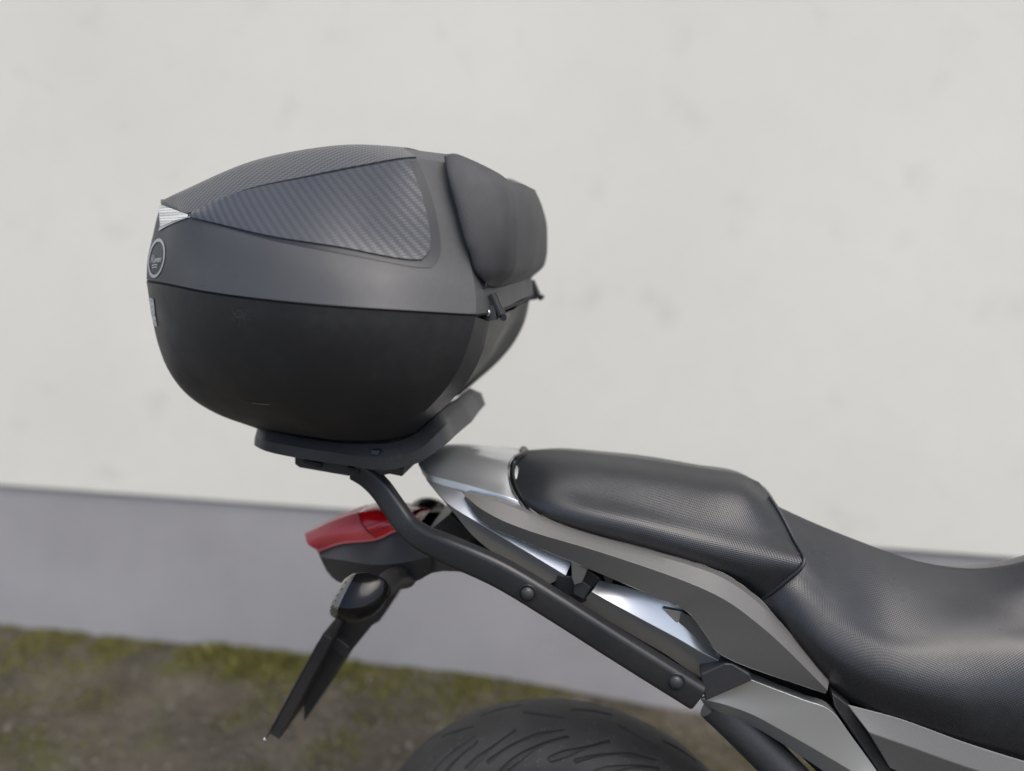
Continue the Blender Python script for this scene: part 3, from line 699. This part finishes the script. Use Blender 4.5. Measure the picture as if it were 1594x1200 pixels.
# luggage rack ------------------------------------------------------
rack = bpy.data.objects.new('luggage_rack', None); col.objects.link(rack); rack.parent = bike
path = P((552, 729, -.10), (572, 741, -.10), (592, 760, -.104), (612, 788, -.112), (634, 818, -.122), (660, 838, -.132), (700, 856, -.142), (780, 892, -.152), (870, 946, -.156), (955, 1000, -.156), (1030, 1047, -.156), (1088, 1083, -.156))
path = spline(path, 60)
for s_ in (1, -1):
    mb = MB(); pp = path*np.array([1, s_, 1])
    sc = [0.86+0.20*min(1, max(0, (i-22)/12)) for i in range(60)]
    mb.tube(pp, rrect(0.0175, 0.0115, 0.0075, 5), up=(0, 1, 0), scale=sc)
    arm = mb.build('rack_arm', 'arm_black', rack, smooth=50, recalc='closed', bevel=0.004, seg=3)
    for bx, by in ((821, 924), (1052, 1062)):
        c_ = p(bx, by, -.168); c_[1] *= s_
        mb = MB(); mb.ball(c_, 0.0088, 0.006, 0.0088, 16, 8); b_ = mb.build('bolt', 'rack_black', arm)
        mb = MB(); ths = np.linspace(0, 2*math.pi, 25); mb.tube(np.array([c_+np.array([0.0108*math.cos(a), 0.0005*s_, 0.0108*math.sin(a)]) for a in ths]), circ(0.0013, 6), caps=False, up=(0, 1, 0)); mb.build('bolt_washer', 'trim_satin', b_)
br = P((1090, 1050, -.158), (1128, 1033, -.158), (1140, 1033, -.157), (1168, 1050, -.157), (1171, 1060, -.157), (1098, 1092, -.158))
mb = MB(); mb.prism(br, -.12); pair('rack_bracket', mb, 'rack_black', rack, bevel=0.0025, seg=3, smooth=30, recalc='closed')
# mounting plate
pbm = P((396, 690, -.075), (402, 697, -.10), (420, 704, -.12), (458, 712, -.13), (543, 725, -.138), (593, 732, -.142), (621, 729, -.143), (656, 718, -.142), (692, 693, -.128), (711, 676, -.075))
prm = P((397, 680, -.075), (403, 683, -.10), (420, 688, -.12), (470, 697, -.13), (543, 708, -.138), (583, 714, -.142), (617, 711, -.143), (652, 700, -.142), (685, 671, -.127), (703, 653, -.072))
pin = P((400, 668, -.072), (408, 670, -.09), (428, 673, -.106), (472, 682, -.116), (541, 690, -.124), (580, 691, -.127), (608, 689, -.127), (640, 679, -.124), (674, 652, -.108), (692, 636, -.060))
def cl_(l, dz=0): return [np.array([l[0][0]-.004, 0, l[0][2]])]+list(l)+[np.array([l[-1][0]+.004, 0, l[-1][2]])]
pbm, prm, pin = cl_(pbm), cl_(prm), cl_(pin)
pu = [np.array([q[0], 0, q[2]]) for q in pbm]; pt = [np.array([q[0], 0, q[2]]) for q in pin]
mb = MB(); mb.loft([pbm, prm], nu=70, nv=2, lin=True, mirror=True); mb.loft([prm, pin], nu=70, nv=2, lin=True, mirror=True)
mb.loft([pu, pbm], nu=70, nv=1, lin=True, mirror=True, auto=False); mb.loft([pin, pt], nu=70, nv=1, lin=True, mirror=True, auto=False)
mb.build('mounting_plate', 'rack_black', rack, smooth=30, bevel=0.005, seg=4, recalc='closed')
ub = P((458, 712, -.105), (459, 723, -.105), (466, 728, -.105), (541, 741, -.105), (578, 744, -.105), (606, 738, -.105), (626, 742, -.105), (629, 729, -.105))
mb = MB(); mb.prism(ub, 0.105); mb.build('under_plate', 'rack_black', rack, bevel=0.0015, smooth=30, recalc='closed')
for x0, x1 in ((472, 500), (540, 560)):
    mb = MB(); mb.prism(P((x0, 716+(x0-472)*.15, -.112), (x1, 718+(x1-500)*.17+4, -.112), (x1-2, 724+(x1-500)*.17+4, -.112), (x0+2, 721+(x0-472)*.15, -.112)), -.10); mb.build('clamp', 'subframe_black', rack, recalc='closed')
lt = P((577, 700, -.139), (592, 701, -.140), (588, 709, -.142), (578, 708, -.141)); mb = MB(); mb.prism(lt, -.13); mb.build('release_latch', 'trim_satin', rack, bevel=0.0008, recalc='closed')

# tail light --------------------------------------------------------
tl = bpy.data.objects.new('tail_light', None); col.objects.link(tl); tl.parent = bike
lb = P((495, 857, -.014), (533, 844, -.034), (587, 838, -.042), (621, 824, -.046), (642, 828, -.046))
lt_ = P((475, 832, -.004), (513, 813, -.014), (557, 798, -.016), (590, 793, -.017), (634, 806, -.017))
l0 = [np.array([q[0]-.003*(i == 0), 0, q[2]-0.001*(i > 0)]) for i, q in enumerate(lt_)]
lb0 = [np.array([q[0], 0, q[2]]) for q in lb]
def lensbit(t0, t1, name, mat):
    mb = MB(); A, B, Cc, D = [spline(r, 41)[int(t0*40):int(t1*40)+1] for r in (lb, lt_, l0, lb0)]
    mid = A*0.5+B*0.5+np.array([-0.002, -0.008, 0])
    Gq = np.array([spline([A[i], mid[i], B[i]], 9) for i in range(len(A))]); mb.grid(Gq, flip=False, mirror=True)
    if t0:
        for s_ in (1, -1):
            dv = MB(); dv.tube(spline([A[0], mid[0], B[0]], 12)*np.array([1, s_, 1]), circ(0.0012, 6), up=(1, 0, 0)); dv.build('lens_divider', 'red_dark', tl, recalc='closed')
            for kk in (0.3, 0.55):
                q = np.array([spline([A[i], mid[i], B[i]], 9)[int(kk*8)] for i in range(len(A))])*np.array([1, s_, 1]); dv = MB(); dv.tube(q, circ(0.0008, 6), up=(0, 0, 1)); dv.build('lens_rib', 'red_dark', tl, recalc='closed')
    mb.grid(np.stack([B, Cc], 1), mirror=True); mb.grid(np.stack([D, A], 1), mirror=True)
    if t0 == 0: mb.grid(np.stack([np.stack([lb[0], lt_[0]]), np.stack([lb0[0], l0[0]])]), mirror=True)
    return mb.build(name, mat, tl, smooth=40, recalc='closed')
lensbit(0, 0.5, 'rear_lens', 'red_frosted'); lensbit(0.5, 1, 'front_lens', 'red_lens')
mb = MB(); mb.tube(spline(lb, 24)+np.array([0, -0.002, -0.0005]), circ(0.0016, 6)); pair('lens_edge', mb, 'red_edge', tl, recalc='closed')
# housing below it
ht = [q+np.array([0, 0.002, -0.002]) for q in lb]
hm = P((498, 867, -.028), (540, 873, -.066), (580, 879, -.084), (625, 876, -.090), (672, 866, -.090))
hb = P((507, 886, -.010), (526, 904, -.036), (572, 914, -.055), (622, 914, -.062), (672, 892, -.066))
mb = MB(); mb.loft([ht, hm], nu=24, nv=3, lin=True, mirror=True); mb.loft([hm, hb], nu=24, nv=3, lin=True, mirror=True)
mb.loft([hm, [np.array([q[0], 0, q[2]+.004]) for q in hm]], nu=24, nv=1, lin=True, mirror=True, auto=False)
mb.loft([hb, [np.array([q[0], 0, q[2]]) for q in hb]], nu=24, nv=1, lin=True, mirror=True, auto=False)
mb.loft([[lb[0], hm[0], hb[0]], [np.array([q[0]-.003, 0, q[2]]) for q in (lb[0], hm[0], hb[0])]], nu=8, nv=2, lin=True, mirror=True, auto=False)
mb.build('tail_housing', 'housing_grey', bike, smooth=25, bevel=0.002, seg=2)
# rear mudguard, its stay and the flap
mg = P((668, 858, -.06), (735, 850, -.06), (800, 890, -.06), (850, 925, -.06), (760, 900, -.06), (715, 891, -.06), (690, 890, -.06), (665, 894, -.06), (640, 908, -.06), (622, 914, -.06), (625, 880, -.06))
mb = MB(); mb.prism(mg, 0.06); mb.build('rear_mudguard', 'housing_grey', bike, bevel=0.003, seg=3, smooth=30, recalc='closed')
c_ = p(630, 897, -.070)
mb = MB(); mb.tube(np.array([c_+np.array([0.034*math.cos(a), -0.002, 0.026*math.sin(a)]) for a in np.linspace(0.45, math.pi*0.9, 20)]), circ(0.0022, 8), up=(0, 1, 0)); pair('socket_ring', mb, 'housing_grey', bike, recalc='closed')
st = P((628, 908, -.042), (590, 968, -.042), (578, 975, -.042), (540, 1022, -.042), (512, 1000, -.042), (530, 962, -.042), (560, 925, -.042), (600, 890, -.042))
mb = MB(); mb.prism(st, 0.042); stay = mb.build('plate_stay', 'black_plastic', bike, bevel=0.003, seg=3, smooth=30, recalc='closed')
fl = P((538, 1020, -.046), (514, 1062, -.046), (473, 1124, -.046), (473, 1098, -.046), (484, 1050, -.046), (500, 1000, -.046))
mb = MB(); mb.prism(fl, .03); mb.build('mud_flap', 'black_plastic', bike, bevel=0.0015, smooth=30, recalc='closed')
sb = P((508, 1003, -.052), (520, 990, -.052), (544, 1008, -.052), (537, 1026, -.052)); mb = MB(); mb.prism(sb, -.040); mb.build('stay_boss', 'rack_black', stay, bevel=0.002, seg=3, recalc='closed')
# number plate seen on its edge, in a two layer carrier
def slab(name, a, b, w0, w1, t, mat, par, off=0):
    A, B = p(*a), p(*b); d = (B-A)/np.linalg.norm(B-A); n = np.cross(d, [0, 1, 0]); n /= np.linalg.norm(n)
    if n[0] < 0: n = -n
    A, B = A+n*off, B+n*off; mb = MB(); q = [A, B, B+n*t, A+n*t]
    mb.prism([np.array([v[0], w0, v[2]]) for v in q], w1); return mb.build(name, mat, par, bevel=0.0008, recalc='closed', smooth=30)
np_ = slab('number_plate', (494, 1000, -.10), (411, 1152, -.10), -.10, .10, .0016, 'housing_grey', bike)
slab('plate_carrier', (499, 986, -.10), (417, 1142, -.10), -.098, .098, .016, 'black_plastic', bike, 0.0026)
slab('plate_backing', (524, 960, -.085), (478, 1045, -.085), -.085, .085, .005, 'black_plastic', bike, 0.006)
mb = MB(); mb.ball(p(412, 1151, -.101), 0.0022); mb.build('plate_screw', 'bright_metal', np_)
# turn signals -------------------------------------------------------
def signal(s_):
    ctr = [(542, 928, 36, .034), (549, 929, 38, .036), (560, 930, 38.5, .036), (576, 931, 35, .032), (590, 931, 28, .024), (599, 930, 18, .015), (604, 929, 3, .003)]
    def sections(cs, yc, nsup, slant):
        G = []
        for (x, y, h, wy) in cs:
            row = []
            for k in range(33):
                a = 2*math.pi*k/32; ca, sa = math.cos(a), math.sin(a)
                v = math.copysign(abs(sa)**nsup, sa); u_ = math.copysign(abs(ca)**nsup, ca)
                q = p(x+slant*v*(h/38), y-h*v, yc); q[1] = yc-wy*u_*1.0; row.append(q*np.array([1, s_, 1]))
            G.append(row)
        return np.array(G)
    G = sections(ctr, -.152, 1.5, 13)
    mb = MB().grid(G); o = mb.build('turn_signal', 'gloss_black', bike, smooth=60, recalc='closed')
    cs = [(523, 926, 3, .003), (524, 927, 17, .016), (528, 928, 29, .027), (537, 928, 35, .033), (543, 928, 36, .034)]
    mb = MB().grid(sections(cs, -.152, 1.5, 13)); mb.build('signal_lens', 'clear_lens', o, smooth=60, recalc='closed')
    # moulded ribs on the lens
    for kk in range(9):
        v = -0.8+kk*0.2; xx = 530+12*v+5*v*v; w_ = .030*(1-abs(v)**1.5)+.004
        q = np.array([p(xx, 927-35*v*0.95, -.152)*np.array([1, s_, 1])+np.array([0, dy, 0]) for dy in np.linspace(-w_, w_*0.6, 5)])
        mb = MB(); mb.tube(q, circ(0.0009, 6), up=(0, 0, 1)); mb.build('lens_rib', 'clear_lens', o, recalc='closed')
    q = spline([p(592, 918, -.145)*np.array([1, s_, 1]), p(612, 902, -.11)*np.array([1, s_, 1]), p(632, 898, -.06)*np.array([1, s_, 1])], 12)
    mb = MB(); mb.tube(q, circ(0.016, 14), up=(0, 0, 1)); mb.build('signal_stalk', 'black_plastic', o, recalc='closed')
    mb = MB(); mb.ball(p(538, 948, -.184)*np.array([1, s_, 1]), 0.0022, nu=8, nv=6); mb.build('signal_screw', 'trim_satin', o)
signal(1); signal(-1)

# frame tube and front side cover -------------------------------------
q = spline(P((1110, 1092, -.11), (1150, 1130, -.115), (1215, 1195, -.12), (1300, 1285, -.125)), 16)
mb = MB(); mb.tube(q, circ(0.024, 20)); pair('frame_tube', mb, 'rack_black', bike, smooth=60, recalc='closed')
cu = P((1318, 1096, -.138), (1400, 1118, -.142), (1504, 1156, -.146), (1620, 1192, -.148), (1800, 1240, -.148))
cm = P((1352, 1140, -.152), (1420, 1164, -.154), (1510, 1196, -.156), (1640, 1236, -.158), (1830, 1300, -.158))
cl2 = P((1385, 1196, -.142), (1470, 1232, -.142), (1560, 1270, -.142), (1680, 1310, -.142), (1850, 1370, -.142))
mb = MB(); mb.loft([cu, cm], nu=20, nv=2, lin=True); mb.loft([cm, cl2], nu=20, nv=2, lin=True); pair('side_cover', mb, 'grey_paint', bike, smooth=25, bevel=0.003, seg=3, solid=0.003)
bt = P((1294, 1078, -.138), (1306, 1086, -.138), (1324, 1100, -.138), (1390, 1204, -.138), (1440, 1280, -.138), (1415, 1290, -.138), (1366, 1200, -.138), (1300, 1102, -.138))
mb = MB(); mb.prism(bt, -.10); pair('gap_trim', mb, 'black_plastic', bike, bevel=0.003, seg=3, smooth=30, recalc='closed')
# far indicator of the fairing underside: inner tail tray
tray = P((700, 800, -.07), (740, 835, -.07), (700, 850, -.07), (660, 832, -.07)); mb = MB(); mb.prism(tray, .07); mb.build('tail_tray', 'black_plastic', bike, bevel=0.002, recalc='closed')

# rear wheel ----------------------------------------------------------
XC, ZC, RB, RC, HW = -0.087, 0.288, 0.258, 0.060, 0.082
wheel = bpy.data.objects.new('rear_wheel', None); col.objects.link(wheel); wheel.parent = bike; wheel.location = (XC, 0, ZC)
th_d = np.linspace(-62, 58, 800); ph_d = np.linspace(-42, 96, 260)
pitch = 360/14
def seg_dist(pt, a, b):
    ab = b-a; t = np.clip(((pt-a)@ab)/(ab@ab), 0, 1); return np.linalg.norm(pt-(a+t[..., None]*ab), axis=-1), t
def arc_c(ph): return ph*math.radians(1)*0.072                      # metres across the crown
def depth_field(TH_, PH_):
    S = np.stack([np.radians(TH_)*0.30, arc_c(PH_)], -1); D = np.zeros(TH_.shape)
    def groove(pts, wid, dep):
        nonlocal D
        q = spline([(math.radians(a)*0.30, arc_c(b), 0) for a, b in pts], 12)[:, :2]; ww = 1.8*np.interp(np.linspace(0, 1, 12), np.linspace(0, 1, len(wid)), wid)
        lo_, hi_ = q.min(0)-0.006, q.max(0)+0.006
        m = (S[..., 0] > lo_[0]) & (S[..., 0] < hi_[0]) & (S[..., 1] > lo_[1]) & (S[..., 1] < hi_[1])
        if not m.any(): return
        pt = S[m]; best = np.zeros(len(pt))
        for k_ in range(11):
            d_, t_ = seg_dist(pt, q[k_], q[k_+1]); w_ = ww[k_]*(1-t_)+ww[k_+1]*t_
            best = np.maximum(best, np.clip((w_-d_)/0.0007+0.5, 0, 1))
        D[m] = np.maximum(D[m], best*dep*2.3)
    for n in range(-5, 5):
        o = -28.25+n*pitch
        for sg, sh in ((1, 0), (-1, pitch/2)):
            G1 = [(0, 61), (5.5, 50), (10.5, 39), (15, 28)]; G2 = [(7, 59), (13.5, 46), (20, 36), (24, 31), (28.5, 26)]; G3 = [(10.5, 75), (17.5, 57), (24, 43), (29.5, 34)]; G4 = [(17, 4), (22, 8), (28, 11)]
            f = lambda g: [(o+sh+a, sg*b) for a, b in g]
            groove(f(G1), [0.0026, 0.0030, 0.0011, 0.0007, 0.0012], 0.0034); groove(f(G2), [0.0016, 0.0008, 0.0008, 0.0020, 0.0008, 0.0006], 0.0032)
            groove(f(G3), [0.0028, 0.0032, 0.0014, 0.0008, 0.0012], 0.0034); groove(f(G4), [0.0007, 0.0012, 0.0007], 0.003)
    return D
def tyre_pt(a, b, d):
    rr = RB+RC*np.cos(b)-d*np.cos(b); return np.stack([rr*np.sin(a), -(HW-d)*np.sin(b), rr*np.cos(a)], -1)
TA, PA = np.meshgrid(th_d, ph_d, indexing='ij'); D = depth_field(TA, PA)
mb = MB()
def wgrid(mb, Gr): mb.grid(Gr)
wgrid(mb, tyre_pt(np.radians(TA), np.radians(PA), D))
for (t0, t1, nt_, p0_, p1_, np2) in ((-62, 58, 80, -110, -42, 14), (-62, 58, 80, 96, 110, 4), (58, 298, 90, -110, 110, 30)):
    A_, B_ = np.meshgrid(np.linspace(t0, t1, nt_), np.linspace(p0_, p1_, np2), indexing='ij'); wgrid(mb, tyre_pt(np.radians(A_), np.radians(B_), 0*A_))
mb.build('tyre', 'tyre_rubber', wheel, smooth=180, merge=2e-5)
mb = MB(); prof = [(-.068, .222), (-.066, .212), (-.05, .206), (0, .198), (.05, .206), (.066, .212), (.068, .222)]
mb.grid(np.array([[(r_*math.sin(a), y_, r_*math.cos(a)) for y_, r_ in prof] for a in np.linspace(0, 2*math.pi, 73)])); mb.build('rim', 'rim_metal', wheel, smooth=60, solid=0.004)
mb = MB(); mb.tube(np.array([(0, -.06, 0), (0, .06, 0)]), circ(0.045, 24), up=(0, 0, 1)); mb.build('hub', 'rim_metal', wheel, recalc='closed')
for kk in range(5):
    a = 2*math.pi*kk/5+0.3; mb = MB(); mb.tube(np.array([(0.04*math.sin(a), 0, 0.04*math.cos(a)), (0.202*math.sin(a), 0, 0.202*math.cos(a))]), rrect(0.016, 0.014, 0.005, 3), up=(0, 1, 0)); mb.build('spoke', 'rim_metal', wheel, recalc='closed')
